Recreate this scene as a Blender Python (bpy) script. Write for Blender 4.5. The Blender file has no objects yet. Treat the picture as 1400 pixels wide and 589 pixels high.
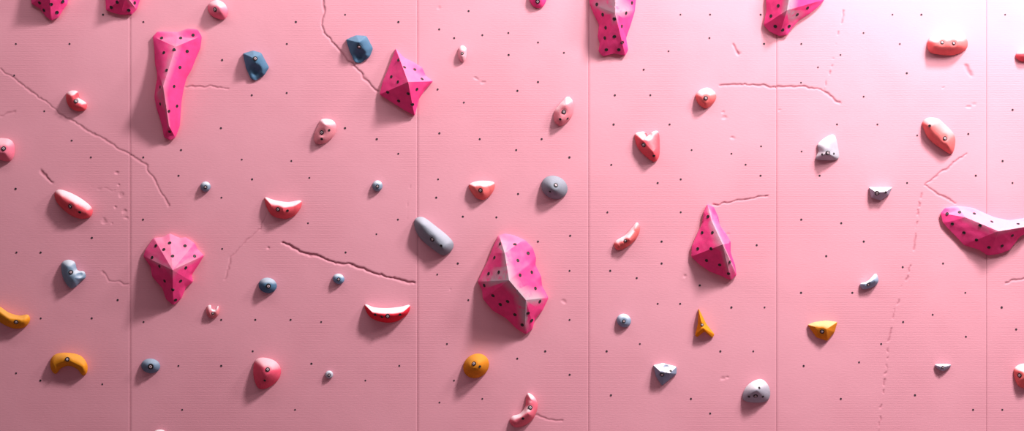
import bpy, bmesh, math, random
import numpy as np
from mathutils import Vector, noise
from mathutils.bvhtree import BVHTree
random.seed(4)
S=0.005; CX,CY=700.0,294.5; Z0=2.0; D=10.0
scene=bpy.context.scene
def W(px,py,h=0.0):
    k=S*(D-h)/D
    return Vector(((px-CX)*k,-h,Z0+(CY-py)*k))
def lin(c):
    c=c/255.0
    return c/12.92 if c<=0.04045 else ((c+0.055)/1.055)**2.4
def RGB(r,g,b): return (lin(r),lin(g),lin(b),1)

# ---------------------------------------------------------------- materials
def newmat(name):
    m=bpy.data.materials.new(name); m.use_nodes=True
    nt=m.node_tree; b=nt.nodes['Principled BSDF']
    return m,nt,b
def plain(name,col,rough=0.5,metal=0.0):
    m,nt,b=newmat(name); b.inputs['Base Color'].default_value=col
    b.inputs['Roughness'].default_value=rough; b.inputs['Metallic'].default_value=metal
    n=nt.nodes.new('ShaderNodeTexNoise'); n.inputs['Scale'].default_value=300
    bp=nt.nodes.new('ShaderNodeBump'); bp.inputs['Strength'].default_value=0.1; bp.inputs['Distance'].default_value=0.001
    nt.links.new(n.outputs['Fac'],bp.inputs['Height']); nt.links.new(bp.outputs['Normal'],b.inputs['Normal'])
    return m
def mixc(nt,fac,a,b):
    n=nt.nodes.new('ShaderNodeMix'); n.data_type='RGBA'
    for s,v in ((n.inputs[0],fac),(n.inputs[6],a),(n.inputs[7],b)):
        if isinstance(v,(float,int,tuple)): s.default_value=v
        else: nt.links.new(v,s)
    return n.outputs[2]
def ramp(nt,src,lo,hi,vmax=1.0):
    n=nt.nodes.new('ShaderNodeMapRange'); n.inputs['From Min'].default_value=lo; n.inputs['From Max'].default_value=hi
    n.inputs['To Max'].default_value=vmax; n.interpolation_type='SMOOTHSTEP'
    nt.links.new(src,n.inputs['Value']); return n.outputs['Result']
def math_(nt,op,a,b):
    n=nt.nodes.new('ShaderNodeMath'); n.operation=op
    for s,v in zip(n.inputs,(a,b)):
        if isinstance(v,(float,int)): s.default_value=v
        else: nt.links.new(v,s)
    return n.outputs[0]
_mc={}
def holdmat(col,chalkcol,chalk,wear,grain=0.6):
    key=(col,chalkcol,chalk,wear)
    if key in _mc: return _mc[key]
    m,nt,b=newmat('textured_resin'); N=nt.nodes; L=nt.links
    tc=N.new('ShaderNodeTexCoord')
    n1=N.new('ShaderNodeTexNoise'); n1.inputs['Scale'].default_value=16; n1.inputs['Detail'].default_value=6; n1.inputs['Roughness'].default_value=0.65
    L.new(tc.outputs['Object'],n1.inputs['Vector'])
    n2=N.new('ShaderNodeTexNoise'); n2.inputs['Scale'].default_value=230; n2.inputs['Detail'].default_value=4
    L.new(tc.outputs['Object'],n2.inputs['Vector'])
    geo=N.new('ShaderNodeNewGeometry'); sep=N.new('ShaderNodeSeparateXYZ'); L.new(geo.outputs['Normal'],sep.inputs[0])
    up=math_(nt,'ADD',sep.outputs['Z'],math_(nt,'MULTIPLY',math_(nt,'SUBTRACT',n1.outputs['Fac'],0.5),0.45))
    ck=ramp(nt,up,0.12,0.8,chalk)
    dark=tuple(c*0.86 for c in col[:3])+(1,)
    base=mixc(nt,ramp(nt,n1.outputs['Fac'],0.35,0.7),col,dark)
    c1=mixc(nt,ck,base,chalkcol)
    at=N.new('ShaderNodeAttribute'); at.attribute_name='wear'
    w=math_(nt,'MULTIPLY',math_(nt,'MULTIPLY',at.outputs['Fac'],ramp(nt,n1.outputs['Fac'],0.25,0.5)),wear)
    c2=mixc(nt,w,c1,RGB(190,162,174))
    L.new(c2,b.inputs['Base Color'])
    b.inputs['Roughness'].default_value=0.9
    b.inputs['Specular IOR Level'].default_value=0.1
    bp=N.new('ShaderNodeBump'); bp.inputs['Strength'].default_value=grain; bp.inputs['Distance'].default_value=0.0018
    L.new(n2.outputs['Fac'],bp.inputs['Height']); L.new(bp.outputs['Normal'],b.inputs['Normal'])
    _mc[key]=m; return m
M_BLACK=plain('black_insert',RGB(28,20,26),0.6)
M_RING=plain('pale_washer',RGB(205,180,188),0.5)

# ---------------------------------------------------------------- wall
def vnoise(X,Y,sc,seed):
    r=np.random.RandomState(seed); n=256; g=r.rand(n,n)
    u=(X/sc)%n; v=(Y/sc)%n; i=np.floor(u).astype(int)%n; j=np.floor(v).astype(int)%n
    fu=u-np.floor(u); fv=v-np.floor(v); fu=fu*fu*(3-2*fu); fv=fv*fv*(3-2*fv)
    a=g[i,j];b=g[(i+1)%n,j];c=g[i,(j+1)%n];d=g[(i+1)%n,(j+1)%n]
    return (a*(1-fu)+b*fu)*(1-fv)+(c*(1-fu)+d*fu)*fv-0.5
SEAMS=[178,571,805,1062,1349]
xs=[np.arange(-700,-20,20.0),np.arange(-20,1421,1.0),np.arange(1440,2120,20.0)]
for s in SEAMS: xs.append(np.array([s-1.1,s-0.7,s-0.35,s+0.35,s+0.7,s+1.1]))
xs=np.unique(np.concatenate(xs)); 
ys=np.concatenate([np.arange(-265,-15,25.0),np.arange(-15,605,1.0),np.linspace(610,694.5,6)])
X,Y=np.meshgrid(xs,ys)
H=np.zeros_like(X)   # + = out of the wall (m)
H+=0.002*vnoise(X,Y,140,1)
H+=0.0008*vnoise(X,Y,22,2)
Hbase=H.copy(); CK=np.zeros_like(X)
for s in SEAMS:
    d=np.abs(X-s); H-=0.0015*np.clip(1.6-d/1.15,0,1)
CR=[ # points, width px, depth m, dotted
 ([(0,95),(40,122),(90,160),(140,190),(175,210),(198,226),(213,248),(230,282)],1.0,.0042,0),
 ([(440,-10),(444,12),(439,34),(453,58),(470,76),(488,93),(503,113),(518,125)],1.2,.0065,0),
 ([(255,119),(285,118),(312,122)],1.1,.005,0),
 ([(386,332),(410,343),(436,351),(455,358),(480,363),(500,369),(520,376),(543,381),(565,386)],1.5,.009,0),
 ([(365,293),(355,312),(335,331),(316,352),(306,382)],1.0,.0028,0),
 ([(985,118),(1030,116),(1060,119),(1100,119),(1122,121),(1133,131),(1147,141)],1.3,.007,0),
 ([(1160,-5),(1151,30),(1143,60),(1136,90),(1128,122)],1.1,.005,1),
 ([(1322,210),(1295,230),(1275,245),(1264,252),(1280,264),(1305,278)],1.2,.006,0),
 ([(1262,255),(1258,275),(1252,310),(1249,350),(1236,388),(1225,420),(1216,455),(1212,500),(1205,560),(1200,600)],1.1,.005,1),
 ([(975,280),(1000,277),(1030,271),(1050,267)],1.3,.007,0),
 ([(55,233),(62,239),(72,249)],1.5,.006,0),([(0,160),(20,152)],1.0,.003,0),
 ([(140,372),(148,384),(175,388)],1.0,.003,0),([(733,566),(750,574),(768,575)],1.1,.004,0),
 ([(1375,386),(1402,380)],1.3,.006,0),([(1003,60),(1010,74)],1.8,.006,0),([(1322,90),(1328,102)],2.0,.006,0),
 ([(560,255),(556,300)],0.8,.0015,1),([(120,255),(170,262)],0.8,.0015,1)]
JX=X+3.5*vnoise(X,Y,9,5)+1.6*vnoise(X,Y,3.5,6); JY=Y+3.5*vnoise(X,Y,9,7)+1.6*vnoise(X,Y,3.5,8)
dotn=vnoise(X,Y,5,9); wn=vnoise(X,Y,14,12)
def window(x0,x1,y0,y1,pad=12):
    i0,i1=np.searchsorted(xs,[x0-pad,x1+pad]); j0,j1=np.searchsorted(ys,[y0-pad,y1+pad]); return slice(j0,j1),slice(i0,i1)
for pts,w,dep,dot in CR:
    xa=[p[0] for p in pts]; ya=[p[1] for p in pts]; sl=window(min(xa),max(xa),min(ya),max(ya))
    x=JX[sl];y=JY[sl]; dm=np.full(x.shape,1e9)
    for (ax,ay),(bx,by) in zip(pts[:-1],pts[1:]):
        vx,vy=bx-ax,by-ay; t=np.clip(((x-ax)*vx+(y-ay)*vy)/(vx*vx+vy*vy),0,1)
        d=np.hypot(x-ax-t*vx,y-ay-t*vy); dm=np.minimum(dm,d)
    ww=w*(1+0.8*wn[sl]); g=np.exp(-(dm/ww)**2)
    if dot: g=g*np.clip(dotn[sl]*5+0.5,0,1)
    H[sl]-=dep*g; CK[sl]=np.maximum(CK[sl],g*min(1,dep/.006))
CH=[(990,160,4),(986,153,2.5),(1325,145,4),(1331,141,3),(1002,190,3),(650,108,3),(660,112,3),(160,235,3),(163,252,2.5),(166,266,4),(170,290,4),(172,298,3),(142,302,4),(158,283,2),(935,378,3),(988,517,4),(994,515,3),(771,411,4),(365,338,2),(600,11,3),(1010,72,4),(1290,120,2),(152,305,2),(616,396,2),(1066,150,2),(995,320,2)]
for cx,cy,r in CH:
    sl=window(cx,cx,cy,cy,14); d=np.hypot(JX[sl]-cx,(JY[sl]-cy)*1.3)
    H[sl]-=0.005*np.exp(-(d/(r*.85))**4)*(0.7+0.6*dotn[sl])
HM=H.max(); H-=HM; Hbase-=HM
nx,ny=len(xs),len(ys)
co=np.empty((ny*nx,3),dtype=np.float32)
co[:,0]=((X-CX)*S).ravel(); co[:,1]=(-H).ravel(); co[:,2]=(Z0+(CY-Y)*S).ravel()
idx=np.arange(ny*nx).reshape(ny,nx)
q=np.stack([idx[1:,:-1],idx[1:,1:],idx[:-1,1:],idx[:-1,:-1]],-1).reshape(-1,4)
me=bpy.data.meshes.new('wall_back'); me.vertices.add(ny*nx); me.vertices.foreach_set('co',co.ravel())
me.loops.add(q.size); me.loops.foreach_set('vertex_index',q.ravel().astype(np.int32))
me.polygons.add(len(q)); me.polygons.foreach_set('loop_start',np.arange(0,q.size,4,dtype=np.int32))
try: me.polygons.foreach_set('loop_total',np.full(len(q),4,dtype=np.int32))
except Exception: pass
me.polygons.foreach_set('use_smooth',np.ones(len(q),dtype=bool))
me.update(calc_edges=True)
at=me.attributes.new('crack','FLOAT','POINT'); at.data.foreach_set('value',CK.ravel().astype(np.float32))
me.validate()
wall=bpy.data.objects.new('wall_back',me); scene.collection.objects.link(wall)
m,nt,b=newmat('painted_plaster_pink'); N=nt.nodes; L=nt.links
tc=N.new('ShaderNodeTexCoord')
mp=N.new('ShaderNodeMapping'); mp.inputs['Scale'].default_value=(0.35,1,1.6); L.new(tc.outputs['Object'],mp.inputs[0])
n1=N.new('ShaderNodeTexNoise'); n1.inputs['Scale'].default_value=95; n1.inputs['Detail'].default_value=5; n1.inputs['Roughness'].default_value=0.6; L.new(mp.outputs[0],n1.inputs['Vector'])
n2=N.new('ShaderNodeTexNoise'); n2.inputs['Scale'].default_value=1.3; n2.inputs['Detail'].default_value=5; L.new(tc.outputs['Object'],n2.inputs['Vector'])
wv=N.new('ShaderNodeTexWave'); wv.bands_direction='Z'; wv.inputs['Scale'].default_value=26; wv.inputs['Distortion'].default_value=1.5; wv.inputs['Detail'].default_value=2; L.new(tc.outputs['Object'],wv.inputs['Vector'])
hh=math_(nt,'ADD',n1.outputs['Fac'],math_(nt,'MULTIPLY',math_(nt,'MULTIPLY',wv.outputs['Fac'],ramp(nt,n2.outputs['Fac'],0.4,0.6)),0.35))
bp=N.new('ShaderNodeBump'); bp.inputs['Strength'].default_value=0.4; bp.inputs['Distance'].default_value=0.002
L.new(hh,bp.inputs['Height']); L.new(bp.outputs['Normal'],b.inputs['Normal'])
WALLC=RGB(224,154,169); WALLD=RGB(219,148,163)
wc=mixc(nt,ramp(nt,n2.outputs['Fac'],0.35,0.65),WALLC,WALLD)
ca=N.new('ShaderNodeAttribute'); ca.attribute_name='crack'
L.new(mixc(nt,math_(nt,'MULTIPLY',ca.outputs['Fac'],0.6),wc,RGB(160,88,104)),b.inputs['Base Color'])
b.inputs['Roughness'].default_value=0.65; b.inputs['Specular IOR Level'].default_value=0.25
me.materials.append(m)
# caulked joints between the panels
bm=bmesh.new()
for s in SEAMS:
    ic=int(np.searchsorted(xs,s)); prev=None
    for j in range(ny):
        y=-(Hbase[j,ic]-0.0006); z=Z0+(CY-ys[j])*S
        a=bm.verts.new(((s-0.33-CX)*S,y,z)); c=bm.verts.new(((s+0.33-CX)*S,y,z))
        if prev: bm.faces.new((prev[0],prev[1],c,a))
        prev=(a,c)
me=bpy.data.meshes.new('panel_joints'); bm.to_mesh(me); bm.free()
me.materials.append(plain('joint_caulk',RGB(182,112,128),0.8))
pj=bpy.data.objects.new('panel_joints',me); scene.collection.objects.link(pj); pj.parent=wall

# t-nut holes in the wall
TN=[(20,103),(22,60),(96,60),(140,20),(60,152),(98,192),(125,215),(22,258),(125,325),(22,345),(56,345),(125,435),(55,435),(55,520),(22,510),(140,525),(160,410),
(196,30),(302,20),(303,82),(392,127),(392,60),(345,130),(330,218),(303,175),(248,205),(196,215),(422,243),(303,270),(398,220),(345,245),(196,300),(303,340),(422,305),(472,345),(303,437),(398,437),(350,437),(425,497),(302,500),(245,500),(515,425),(472,175),(515,190),(545,210),(472,20),(545,30),(515,320),(440,440),(345,480),(500,520),(545,500),(404,560),(250,560),(196,440),(545,300),(405,30),(245,240),
(600,40),(620,52),(660,48),(696,45),(696,75),(735,58),(772,72),(599,122),(708,124),(635,140),(600,182),(655,190),(705,205),(740,190),(599,245),(597,270),(632,296),(679,297),(735,330),(779,322),(708,265),(779,215),(597,375),(625,360),(640,410),(778,437),(778,512),(612,470),(707,490),(745,480),(660,545),(600,550),(620,520),(735,112),(640,15),(778,370),
(930,20),(970,20),(970,52),(915,70),(880,95),(840,130),(890,130),(915,170),(840,170),(945,205),(1000,210),(1040,200),(1020,225),(835,225),(900,250),(930,245),(1040,240),(830,290),(930,290),(905,330),(957,390),(835,370),(900,415),(930,415),(1000,420),(1045,420),(1035,335),(985,480),(1030,480),(830,480),(945,545),(970,565),(835,540),(1045,60),(1040,20),(905,360),(870,380),(875,470),
(1095,60),(1118,92),(1150,75),(1180,45),(1180,132),(1095,113),(1230,60),(1240,100),(1145,170),(1200,170),(1255,185),(1323,183),(1120,240),(1095,207),(1240,250),(1150,305),(1095,300),(1235,365),(1165,400),(1095,400),(1130,350),(1235,440),(1098,500),(1175,495),(1150,545),(1250,540),(1205,470),(1320,460),(1320,400),(1290,360),(1330,560),(1260,20),(1220,20),(1335,240),(1180,330),(1275,430),
(1375,20),(1385,150),(1370,220),(1385,250),(1370,420),(1390,450),(1370,560)]
def ringprof(bm,loc,nrm,prof,seg,mats):
    nrm=nrm.normalized(); a=nrm.orthogonal().normalized(); c=nrm.cross(a)
    prev=None
    for k,(r,h) in enumerate(prof):
        if r<=0: cur=[bm.verts.new(loc+nrm*h)]
        else: cur=[bm.verts.new(loc+nrm*h+(a*math.cos(2*math.pi*i/seg)+c*math.sin(2*math.pi*i/seg))*r) for i in range(seg)]
        if prev:
            for i in range(seg):
                j=(i+1)%seg
                f=bm.faces.new((prev[i],prev[j],cur[0]) if len(cur)==1 else (prev[i],prev[j],cur[j],cur[i]))
                f.material_index=mats[k-1]; f.smooth=False
        prev=cur
bm=bmesh.new()
for x,y in TN:
    x+=random.uniform(-1,1); r=0.007*random.uniform(.85,1.1)
    ringprof(bm,W(x,y)+Vector((0,0.0005,0)),Vector((0,-1,0)),[(r,-0.004),(r,0.001),(r*.72,0.001),(r*.62,0.0002),(0,0.0002)],14,[1,1,0,0])
me=bpy.data.meshes.new('t_nut_holes'); bm.to_mesh(me); bm.free()
me.materials.append(M_BLACK); me.materials.append(plain('t_nut_zinc',RGB(100,78,90),0.45,0.3))
tn=bpy.data.objects.new('t_nut_holes',me); scene.collection.objects.link(tn); tn.parent=wall

# ---------------------------------------------------------------- holds
def resample(P,n,closed=True):
    P=np.array(P,float); Q=np.vstack([P,P[:1]]) if closed else P
    d=np.r_[0,np.cumsum(np.hypot(*np.diff(Q,axis=0).T))]; t=np.linspace(0,d[-1],n,endpoint=not closed)
    return np.stack([np.interp(t,d,Q[:,0]),np.interp(t,d,Q[:,1])],-1)
def catmull(P,sub=10):
    P=np.array(P,float); n=len(P); out=[]
    for i in range(n):
        p0,p1,p2,p3=P[i-1],P[i],P[(i+1)%n],P[(i+2)%n]
        for k in range(sub):
            t=k/sub; out.append(0.5*((2*p1)+(-p0+p2)*t+(2*p0-5*p1+4*p2-p3)*t*t+(-p0+3*p1-3*p2+p3)*t**3))
    return np.array(out)
def ell(cx,cy,rx,ry,ang=0,n=12):
    a=math.radians(ang); o=[]
    for i in range(n):
        t=2*math.pi*i/n; u=rx*math.cos(t); v=ry*math.sin(t)
        o.append((cx+u*math.cos(a)-v*math.sin(a),cy+u*math.sin(a)+v*math.cos(a)))
    return o
CAM=Vector((0,-D,Z0))
def hold(name,o,s,col,chalkcol=RGB(240,218,224),chalk=0.85,p=2.0,rim=0.012,bolts=(),holes=(),dents=(),corners=None,smooth=True,wear=0.0,rough=0.0,n=96,K=14,br=3.2,hr=3.0,ww=5.5):
    if smooth: P=catmull(o)
    else: P=np.array(o,float)
    P=resample(P,n)
    if not smooth:
        for _ in range(2): P=(np.roll(P,1,0)+2*P+np.roll(P,-1,0))/4
    sp=np.array(s,float); PP=P.copy(); rd=np.ones(n); wq=np.zeros(n)
    if corners:
        cl={}
        for c in corners:
            i=int(np.hypot(P[:,0]-c[0],P[:,1]-c[1]).argmin()); cl[i]=(sp[c[2]],c[3] if len(c)>3 else 1.0)
        ri=sorted(cl); T=np.zeros((n,3))
        for i in range(n):
            lo=max([r for r in ri if r<=i],default=ri[-1]-n); hi=min([r for r in ri if r>i],default=ri[0]+n)
            f=(i-lo)/(hi-lo); A=cl[lo%n]; B=cl[hi%n]
            T[i]=A[0]*(1-f)+B[0]*f; PP[i]=P[lo%n]*(1-f)+P[hi%n]*f
            dl=(i-lo); dh=(hi-i)
            rd[i]=min(dl,dh)/n*6; wq[i]=A[1] if dl<dh else B[1]
    elif len(sp)==1: T=np.repeat(sp,n,0)
    else:
        us=np.linspace(0,len(sp)-1,40*(len(sp)-1)+1)
        SP=np.stack([np.interp(us,np.arange(len(sp)),sp[:,k]) for k in range(3)],-1)
        dd=np.hypot(P[:,None,0]-SP[None,:,0],P[:,None,1]-SP[None,:,1]); u=us[dd.argmin(1)]
        for _ in range(5): u=(np.roll(u,1)+2*u+np.roll(u,-1))/4
        T=np.stack([np.interp(u,np.arange(len(sp)),sp[:,k]) for k in range(3)],-1)
    ts=[0,0.0]+[ (k/(K))**1.15 for k in range(1,K+1)]
    bm=bmesh.new(); wl=bm.verts.layers.float.new('wear'); rings=[]
    seed=random.uniform(0,100)
    for k,t in enumerate(ts):
        ring=[]
        a=min(1,t/0.3); a=a*a*(3-2*a)
        for i in range(n):
            bx=P[i,0]*(1-a)+PP[i,0]*a; by=P[i,1]*(1-a)+PP[i,1]*a
            px=bx*(1-t)+T[i,0]*t; py=by*(1-t)+T[i,1]*t; hm=T[i,2]
            if k==0: h=0.0002
            else:
                r0=min(rim,hm*.5); h=r0+(hm-r0)*(1-(1-t)**p)
                for dx,dy,dr,dh in dents: h-=dh*math.exp(-(((px-dx)**2+(py-dy)**2)/dr**2)**1.5)
                for dx,dy in bolts: h-=0.006*math.exp(-(((px-dx)**2+(py-dy)**2)/(br*1.5)**2)**2)
                if rough: h+=rough*(noise.noise(Vector((px*.06,py*.06,seed)))+.5*noise.noise(Vector((px*.15,py*.15,seed))))*min(1,3*t+.2)
                h=max(h,0.003)
            v=bm.verts.new(W(px,py,h))
            wv=0.0
            if corners and k>0:
                wv=max(0,1-rd[i]*(1-t)*ww)*wq[i]*min(1,t*2.5); wv=max(wv,max(0,(t-.7)/.3))
            v[wl]=wv; ring.append(v)
        rings.append(ring)
    for a,b2 in zip(rings[:-1],rings[1:]):
        for i in range(n):
            j=(i+1)%n; bm.faces.new((a[i],a[j],b2[j],b2[i])).smooth=True
    bm.faces.new(rings[0])
    bmesh.ops.remove_doubles(bm,verts=bm.verts[:],dist=0.00015)
    bmesh.ops.recalc_face_normals(bm,faces=bm.faces[:])
    bm.normal_update()
    if corners or not smooth:
        for e in bm.edges:
            if len(e.link_faces)==2 and e.calc_face_angle(0)>math.radians(14): e.smooth=False
    tree=BVHTree.FromBMesh(bm)
    def place(x,y,kind):
        d=(W(x,y,0)-CAM).normalized(); loc,nr,_,_=tree.ray_cast(CAM,d)
        if loc is None: return
        nn=nr.copy()
        for ox,oy in ((2,0),(-2,0),(0,2),(0,-2)):
            l2,n2_,_,_=tree.ray_cast(CAM,(W(x+ox,y+oy,0)-CAM).normalized())
            if l2 is not None: nn+=n2_
        nn.normalize()
        if nn.y>-0.05: nn=nr
        if kind=='hole':
            r=hr*S; ringprof(bm,loc,nn,[(r,-0.006),(r*.97,0.0015),(r*.8,0.0022),(r*.68,0.001),(0,0.001)],16,[1,1,1,1])
        else:
            r=br*S; ringprof(bm,loc,nn,[(r*1.0,-0.006),(r*.95,0.003),(r*.78,0.0035),(r*.74,0.001),(r*.5,0.001),(r*.5,0.004),(r*.42,0.005),(r*.25,0.005),(r*.22,0.003),(0,0.003)],16,[1,1,1,1,1,2,2,2,1])
    for x,y in holes: place(x,y,'hole')
    for x,y in bolts: place(x,y,'bolt')
    ctr=W(float(np.mean(P[:,0])),float(np.mean(P[:,1])),0)
    bmesh.ops.translate(bm,verts=bm.verts[:],vec=-ctr)
    for v in bm.verts: v.co.y=min(v.co.y,-0.0002)
    me=bpy.data.meshes.new(name); bm.to_mesh(me); bm.free()
    me.materials.append(holdmat(col,chalkcol,chalk,wear)); me.materials.append(M_BLACK); me.materials.append(M_RING)
    ob=bpy.data.objects.new(name,me); ob.location=ctr; scene.collection.objects.link(ob)
    return ob

HOT=RGB(246,70,138); PALE=RGB(246,165,192)
def vol(o,s,corners,holes=(),col=HOT,chalk=0.45,wear=0.5,**k):
    return hold('climbing_volume',o,s,col,PALE,chalk,p=1.06,rim=0.024,corners=corners,holes=holes,smooth=False,wear=wear,rough=0.003,n=240,K=34,**k)
vol([(40,-40),(43,5),(55,12),(62,22),(70,28),(80,24),(86,14),(92,6),(97,-30),(70,-55)],[(68,-12,.16)],[(43,5,0,0),(70,28,0,0),(92,6,0,0),(97,-30,0,0),(70,-55,0,0),(40,-40,0,0)],[(54,4),(60,14),(78,17),(86,2),(70,6)],wear=0,hr=2.5)
vol([(143,-20),(145,14),(156,18),(165,20),(180,20),(187,13),(192,-2),(195,-30),(165,-42)],[(172,-6,.14)],[(145,14,0,0),(165,20,0,0),(187,13,0),(195,-30,0,0),(165,-42,0,0),(143,-20,0,0)],[(152,10),(160,3),(176,14),(184,4)],hr=2.5)
vol([(209,50),(215,43),(228,43),(243,44),(256,39),(270,40),(276,50),(274,66),(267,82),(262,95),(255,107),(251,122),(248,140),(247,155),(246,172),(240,188),(232,192),(224,187),(222,174),(218,160),(214,148),(211,132),(213,116),(216,104),(212,88),(211,68)],
    [(240,64,.10),(223,118,.18),(231,172,.09)],[(209,50,0,0),(243,44,0,0),(276,48,0,0),(267,82,0,0),(251,122,1,0),(247,155,1,0),(240,188,2,0),(224,187,2,0),(212,134,1),(213,88,1,0)],[(221,52),(247,52),(264,48),(224,72),(238,68),(256,70),(228,96),(246,92),(219,119),(238,118),(219,142),(231,152),(242,145),(232,180)],chalk=.6,hr=2.3)
vol([(541,66),(552,78),(566,85),(577,92),(582,103),(592,111),(581,123),(573,135),(567,158),(552,150),(536,140),(519,129),(523,112),(530,96),(536,80)],
    [(558,112,.19)],[(541,66,0,0),(592,111,0,0),(567,158,0,0),(519,129,0,0)],[(545,82),(553,92),(535,105),(567,95),(544,112),(577,108),(530,126),(545,138),(558,128),(570,122),(564,143)],hr=2.4,wear=.2)
vol([(805,-30),(806,5),(812,20),(819,34),(817,50),(820,60),(818,70),(824,77),(840,73),(855,76),(859,68),(856,52),(862,35),(868,15),(872,-30),(840,-60)],
    [(842,-30,.2),(841,18,.2)],[(805,-30,0,0),(806,5,1),(818,40,1,0),(824,77,1,0),(855,76,1,0),(857,50,1,0),(868,13,1),(872,-30,0,0),(840,-60,0)],[(816,6),(824,20),(840,26),(856,18),(864,4),(828,38),(850,36),(827,52),(840,50),(851,58),(829,68),(846,68)],wear=.85,hr=2.6)
vol([(1052,-30),(1047,0),(1048,14),(1044,34),(1052,43),(1065,49),(1076,48),(1083,38),(1092,28),(1108,18),(1118,10),(1127,0),(1130,-40),(1090,-55)],
    [(1082,-20,.2),(1076,14,.17)],[(1052,-30,0,0),(1047,2,1,0),(1044,34,1,0),(1065,49,1,0),(1092,28,1),(1127,0,1,0),(1130,-40,0,0),(1090,-55,0)],[(1054,22),(1060,36),(1070,41),(1079,36),(1090,20),(1104,11),(1064,8)],wear=1.0,hr=2.6,ww=3.0)
vol([(196,350),(199,341),(210,325),(222,324),(232,319),(246,325),(254,324),(266,332),(270,340),(279,349),(272,361),(262,376),(264,385),(254,393),(248,408),(237,417),(227,409),(222,394),(208,378),(206,365)],
    [(236,369,.21)],[(196,350,0),(210,325,0,0),(232,319,0,0),(266,332,0,0),(279,349,0),(262,385,0,0),(237,417,0,0),(208,379,0,0)],[(213,336),(232,332),(253,336),(208,352),(236,350),(266,350),(218,364),(254,366),(225,384),(247,384),(236,396),(240,410),(224,341)],chalk=.7,hr=2.4)
vol([(681,322),(690,319),(702,321),(718,328),(728,338),(733,352),(732,362),(740,378),(741,390),(750,407),(742,424),(731,437),(728,450),(719,457),(706,449),(692,435),(673,424),(660,408),(659,396),(653,385),(661,368),(668,354),(673,340)],
    [(690,346,.17),(696,383,.25),(719,410,.18)],[(683,321,0),(716,327,0,0),(733,354,1,0),(750,407,2),(729,446,2,0),(717,456,2),(661,409,1,0),(653,385,1),(671,345,0,0)],[(684,333),(704,334),(722,346),(676,352),(708,356),(727,372),(668,374),(662,390),(711,376),(732,394),(674,404),(684,416),(738,412),(722,428),(704,430),(714,444),(727,438),(694,412),(682,372)],wear=1.0,hr=2.6,chalk=.5,ww=4.5)
vol([(967,279),(976,283),(982,296),(984,308),(992,318),(999,330),(999,345),(1005,362),(1007,376),(999,383),(986,377),(970,371),(957,362),(945,351),(946,336),(953,320),(960,305),(962,290)],
    [(973,302,.08),(988,334,.19)],[(967,279,0),(982,296,0,0),(999,332,1,0),(1007,376,1),(999,383,1),(945,351,1,0),(953,320,0,0),(962,290,0,0)],[(968,296),(960,318),(974,318),(954,340),(972,340),(966,356),(984,362),(996,374),(998,358)],wear=.8,hr=2.3)
vol([(1286,291),(1292,284),(1308,281),(1330,284),(1346,291),(1360,297),(1380,301),(1400,298),(1420,300),(1412,316),(1396,322),(1388,332),(1380,342),(1366,347),(1350,349),(1338,341),(1318,335),(1308,324),(1297,313),(1289,304)],
    [(1320,297,.09),(1365,316,.16),(1402,310,.10)],[(1286,291,0,0),(1308,281,0,0),(1340,289,1,0),(1380,301,1,0),(1418,299,2,0),(1412,316,2,0),(1386,334,1,0),(1352,349,1,0),(1318,335,1,0),(1308,325,0,0),(1290,305,0,0)],[(1295,292),(1312,290),(1332,292),(1356,303),(1302,306),(1318,318),(1335,328),(1352,338),(1370,336),(1384,322),(1340,308),(1392,306)],chalk=.8,hr=2.3)

CORAL=RGB(236,92,104); PINK=RGB(236,122,146); RED=RGB(236,46,66); BLUE=RGB(80,114,143); BGREY=RGB(132,147,166); GREY=RGB(134,136,148); ORG=RGB(226,144,36); LIL=RGB(186,182,196); SALM=RGB(236,112,112)
WH=RGB(240,230,232); BW=RGB(205,212,222)
J='climbing_jug'; C='climbing_crimp'; SL='climbing_sloper'; F='climbing_foothold'; PI='climbing_pinch'
hold(J,[(284,10),(288,3),(298,0),(308,6),(312,17),(307,26),(296,25),(287,19)],[(300,12,.09)],PINK,bolts=[(294,13)],chalk=.7)
BH=dict(p=1.6,rim=.02,smooth=False,chalkcol=RGB(122,148,172),chalk=.5)
hold(PI,[(332,73),(346,69),(357,72),(368,92),(362,102),(350,110),(343,108),(336,92)],[(348,80,.10),(354,98,.06)],BLUE,bolts=[(349,80)],dents=[(350,96,7,.03),(352,104,6,.02)],**BH)
hold(PI,[(473,54),(487,48),(501,49),(510,66),(506,77),(494,86),(485,85),(478,70)],[(491,58,.10),(496,74,.06)],BLUE,bolts=[(491,64)],dents=[(492,75,7,.03),(493,82,6,.02)],**BH)
hold(J,[(91,128),(97,124),(106,125),(109,134),(118,141),(117,150),(106,152),(96,147),(91,138)],[(98,132,.07),(109,144,.06)],CORAL,bolts=[(104,138)],dents=[(108,133,5,.02)])
hold(J,[(435,171),(440,163),(454,164),(460,173),(456,186),(443,196),(431,195),(430,183)],[(446,172,.08),(441,186,.06)],RGB(232,145,157),bolts=[(440,181)],holes=[(450,178),(440,190)],hr=1.8)
hold(SL,[(-12,192),(8,189),(18,195),(20,209),(14,220),(0,219),(-12,217)],[(4,204,.09)],PINK,bolts=[(5,203)],chalk=.5)
hold(J,[(75,263),(82,259),(98,264),(115,274),(126,285),(124,296),(112,299),(98,295),(84,284),(76,273)],[(86,271,.07),(104,282,.09),(116,289,.07)],CORAL,bolts=[(96,282)],holes=[(109,290)],hr=2)
def foot(cx,cy,rx,ry,col,a=0,h=.05,cc=BW,**k):
    hold(F,ell(cx,cy,rx,ry,a),[(cx,cy+ry*.1,h)],col,chalkcol=cc,bolts=[(cx,cy+ry*.1)],br=min(2.6,rx*.4),n=64,K=10,p=2.4,**k)
foot(281,255,7,7,BGREY); foot(516,254,7,7.5,BGREY)
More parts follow.
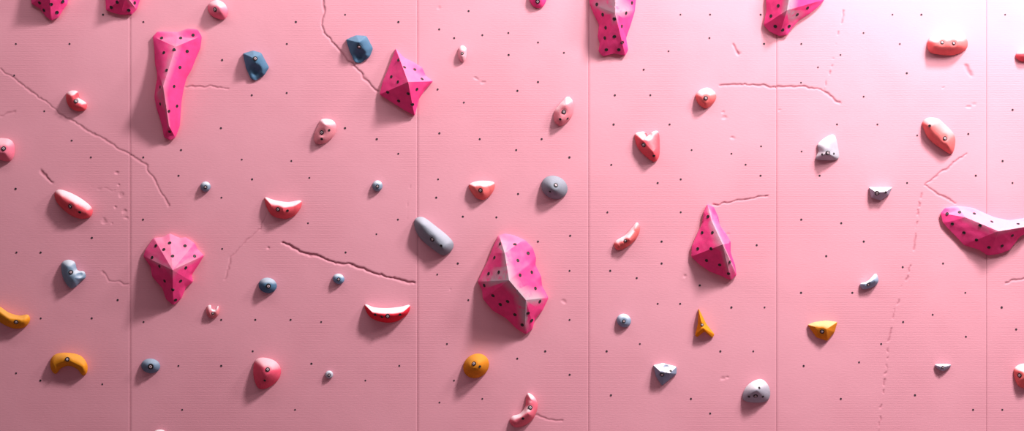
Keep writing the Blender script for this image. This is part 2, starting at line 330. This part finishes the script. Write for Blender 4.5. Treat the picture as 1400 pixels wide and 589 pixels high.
hold(C,[(362,270),(374,273),(393,276),(411,274),(411,284),(402,295),(389,299),(373,295),(365,284)],[(372,282,.06),(387,285,.09),(402,283,.06)],CORAL,bolts=[(380,286)],holes=[(393,288)],hr=2)
hold(F,[(627,67),(632,62),(638,67),(637,80),(632,85),(627,78)],[(632,73,.05)],RGB(235,165,178),bolts=[(632,73)],br=2)
hold(J,[(769,138),(776,132),(783,138),(784,152),(779,163),(767,172),(758,166),(758,153),(763,145)],[(774,145,.08),(768,161,.07)],RGB(228,135,148),bolts=[(771,153)],holes=[(766,163),(776,162)],hr=1.8,chalk=1.0)
hold(PI,[(868,184),(876,180),(883,181),(886,187),(890,181),(900,180),(902,198),(901,214),(894,221),(881,212),(871,200)],[(880,193,.07),(893,207,.08)],CORAL,bolts=[(880,198)],holes=[(894,213)],hr=2,dents=[(886,184,5,.03)],p=1.5,chalk=.9)
hold(SL,[(951,131),(957,123),(968,120),(978,127),(978,137),(966,148),(955,142)],[(964,134,.08)],SALM,bolts=[(965,134)])
hold(C,[(641,253),(650,248),(664,247),(676,250),(674,262),(664,272),(654,272),(646,265)],[(651,256,.06),(660,258,.08),(668,256,.05)],SALM,bolts=[(657,260)])
hold(SL,ell(758,256,18.5,15.5,25),[(757,256,.10)],GREY,chalkcol=RGB(160,161,173),chalk=.5,bolts=[(760,253)],holes=[(752,262)],hr=1.6)
hold(SL,[(568,299),(579,297),(596,309),(613,323),(620,333),(617,343),(606,349),(591,340),(575,326),(567,311)],[(580,310,.09),(605,336,.09)],GREY,chalkcol=RGB(185,186,198),chalk=.7,bolts=[(591,327)],holes=[(603,336)],hr=2)
hold(PI,[(84,361),(92,355),(102,358),(106,369),(115,371),(117,379),(110,385),(103,392),(95,393),(86,379)],[(94,366,.07),(101,380,.08)],RGB(125,148,172),chalkcol=BW,bolts=[(97,372)],dents=[(109,376,4,.02)])
hold(F,ell(366,390,12.5,10.5,10),[(365,390,.07)],BLUE,chalkcol=BW,chalk=.6,bolts=[(367,391)],br=3.6)
foot(463,381,8,7,RGB(120,150,180),20); foot(853,438,10,9,RGB(140,155,180),30)
hold(F,[(282,424),(284,418),(288,417),(290,422),(294,423),(298,418),(300,424),(298,431),(291,435),(284,432)],[(287,427,.04),(295,427,.04)],RGB(228,130,140),bolts=[(291,428)],br=2.0,chalk=1)
hold(C,[(499,416),(512,420),(530,421),(548,419),(560,417),(558,428),(545,438),(530,441),(512,437),(502,428)],[(510,428,.08),(530,431,.10),(550,428,.08)],RED,bolts=[(530,432)],holes=[(513,430),(547,430),(522,433)],hr=2,chalk=1)
hold(F,ell(206,500,13,10,5),[(206,500,.07)],RGB(116,136,160),chalkcol=RGB(160,174,190),chalk=.6,bolts=[(206,501)],br=4)
hold(SL,[(347,498),(352,490),(364,489),(377,494),(384,505),(381,518),(368,529),(354,531),(347,516)],[(366,508,.11)],RGB(236,88,116),bolts=[(366,505)],holes=[(362,520)],hr=1.8,chalk=.6)
foot(450,512,5.5,5.5,LIL,h=.035)
hold(J,[(-14,414),(0,419),(12,427),(26,431),(38,430),(41,438),(34,447),(20,449),(6,444),(-6,436),(-14,430)],[(-5,424,.06),(12,436,.09),(32,439,.07)],ORG,chalk=.35,chalkcol=RGB(240,190,120),bolts=[(22,440)])
hold(J,[(69,493),(76,484),(93,482),(110,486),(119,497),(119,509),(113,513),(106,505),(95,500),(84,503),(76,511),(70,505)],[(75,498,.06),(92,491,.09),(113,501,.07)],ORG,chalk=.25,chalkcol=RGB(240,190,120),bolts=[(92,491)])
hold(SL,ell(651,500,18.5,16,-35),[(651,500,.12)],RGB(212,130,34),chalk=.3,chalkcol=RGB(235,175,90),bolts=[(648,497)],holes=[(656,501)],hr=2)
hold(J,[(722,537),(731,543),(735,555),(730,571),(718,581),(705,584),(697,577),(700,569),(711,565),(718,555),(719,546)],[(727,548,.06),(722,565,.09),(706,576,.06)],RGB(236,112,132),bolts=[(725,557)],holes=[(715,572)],hr=2,chalk=.9)
hold(J,[(871,304),(875,313),(870,326),(858,337),(845,342),(840,336),(842,329),(855,321),(863,312)],[(868,316,.05),(860,327,.08),(847,334,.05)],SALM,bolts=[(855,329)],br=2.4,chalk=.9)
hold(PI,[(893,499),(906,496),(925,501),(925,511),(915,519),(905,527),(897,515)],[(903,508,.08),(916,510,.07)],RGB(140,150,174),chalkcol=WH,bolts=[(905,512)],holes=[(917,507)],hr=1.8,smooth=False,p=1.2,dents=[(911,503,4,.02)],chalk=.9)
hold(PI,[(955,421),(959,429),(966,443),(977,457),(974,462),(963,453),(953,461),(950,458),(954,443)],[(957,432,.05),(961,448,.07)],RGB(224,134,26),chalk=.15,chalkcol=RGB(245,190,100),bolts=[(960,444)],br=2.2,smooth=False,p=1.6)
hold(C,[(1104,444),(1113,440),(1130,438),(1145,440),(1141,454),(1131,466),(1116,461)],[(1116,447,.05),(1130,450,.07)],RGB(220,132,36),chalk=.6,chalkcol=RGB(242,205,160),bolts=[(1124,453)],smooth=False,p=1.7)
hold(SL,[(1017,534),(1026,523),(1040,518),(1050,526),(1053,540),(1046,549),(1028,550),(1016,546)],[(1035,533,.10)],RGB(165,160,174),chalkcol=RGB(220,212,218),bolts=[(1033,541)],holes=[(1024,542),(1043,542),(1038,530)],hr=1.8,chalk=1,p=1.5)
hold(PI,[(1118,197),(1130,187),(1141,185),(1146,203),(1146,217),(1131,219),(1116,217),(1119,206)],[(1134,198,.07),(1131,209,.09)],RGB(178,172,184),chalkcol=WH,bolts=[(1132,209)],holes=[(1124,211),(1140,210)],hr=1.6,chalk=1,p=1.3)
hold(C,[(1188,256),(1204,256),(1220,256),(1215,267),(1204,274),(1191,270)],[(1198,263,.07),(1211,262,.07)],RGB(174,164,184),chalkcol=WH,bolts=[(1199,264)],holes=[(1211,263)],hr=1.8,smooth=False,p=1.3,chalk=.8)
hold(C,[(1176,388),(1186,384),(1197,374),(1201,384),(1194,392),(1180,395)],[(1184,388,.05),(1195,383,.06)],RGB(150,165,190),chalkcol=WH,bolts=[(1187,389)],br=2.4,chalk=1)
hold(F,[(1279,498),(1299,498),(1297,503),(1290,507),(1282,504)],[(1289,502,.04)],RGB(170,165,185),bolts=[(1289,502)],br=2,chalk=.9)
hold(J,[(1268,61),(1271,52),(1283,43),(1300,40),(1316,45),(1323,57),(1320,68),(1305,75),(1286,75),(1271,71)],[(1283,60,.10),(1308,60,.10)],SALM,bolts=[(1288,58),(1304,59)],br=2.8,chalk=1)
hold(J,[(1261,168),(1268,161),(1282,162),(1293,171),(1304,183),(1306,196),(1301,210),(1288,204),(1271,191),(1264,179)],[(1275,174,.08),(1294,193,.08)],SALM,bolts=[(1292,189)],holes=[(1271,172)],hr=2,chalk=.45)
hold(C,[(1389,74),(1397,66),(1412,62),(1414,80),(1400,84),(1391,81)],[(1402,74,.06)],CORAL)
hold(SL,[(1387,503),(1398,497),(1415,499),(1418,518),(1408,530),(1393,528),(1387,515)],[(1402,513,.08)],SALM,bolts=[(1394,513)])
hold(F,[(723,-8),(726,5),(734,11),(742,9),(747,0),(748,-14),(735,-18)],[(735,-4,.06)],HOT,bolts=[(735,2)],chalk=.3)
hold(F,[(210,592),(217,587),(226,590),(227,604),(215,608)],[(218,598,.05)],LIL,bolts=[(218,598)])

# ---------------------------------------------------------------- floor
bm=bmesh.new(); bmesh.ops.create_grid(bm,x_segments=2,y_segments=2,size=1)
for v in bm.verts: v.co=Vector((v.co.x*7,v.co.y*5.5-5.5,0))
me=bpy.data.meshes.new('floor'); bm.to_mesh(me); bm.free(); fl=bpy.data.objects.new('floor',me); scene.collection.objects.link(fl)
me.materials.append(plain('mat_floor',RGB(100,84,90),0.8))

# ---------------------------------------------------------------- light
def area(name,loc,tgt,size,power,col,sy=None):
    l=bpy.data.lights.new(name,'AREA'); l.shape='RECTANGLE' if sy else 'DISK'; l.size=size; l.energy=power; l.color=col
    if sy: l.size_y=sy
    o=bpy.data.objects.new(name,l); o.location=loc; o.rotation_euler=(Vector(tgt)-Vector(loc)).to_track_quat('-Z','Y').to_euler()
    scene.collection.objects.link(o); return o
area('ceiling_spotlight',(4.5,-4.2,9.0),(0.5,0,4.5),1.2,1250,(1,0.965,0.955))
area('corner_lamp',(4.3,-2.5,5.0),(3.7,0,2.9),1.2,170,(1,0.975,0.96))
area('added_top_fill',(-0.3,-1.8,5.1),(-0.3,0,3.2),7.0,80,(1,0.97,0.97),0.4)  # unseen fill strip, added so the wall brightens towards its top
w=bpy.data.worlds.new('World'); scene.world=w; w.use_nodes=True
w.node_tree.nodes['Background'].inputs[0].default_value=(1.0,0.80,0.87,1); w.node_tree.nodes['Background'].inputs[1].default_value=0.16
scene.view_settings.view_transform='Standard'; scene.view_settings.look='None'
cam=bpy.data.cameras.new('Camera'); cam.sensor_width=36; cam.lens=36*D/(1400*S); cam.sensor_fit='HORIZONTAL'
co_=bpy.data.objects.new('Camera',cam); co_.location=CAM; co_.rotation_euler=(math.pi/2,0,0); scene.collection.objects.link(co_); scene.camera=co_
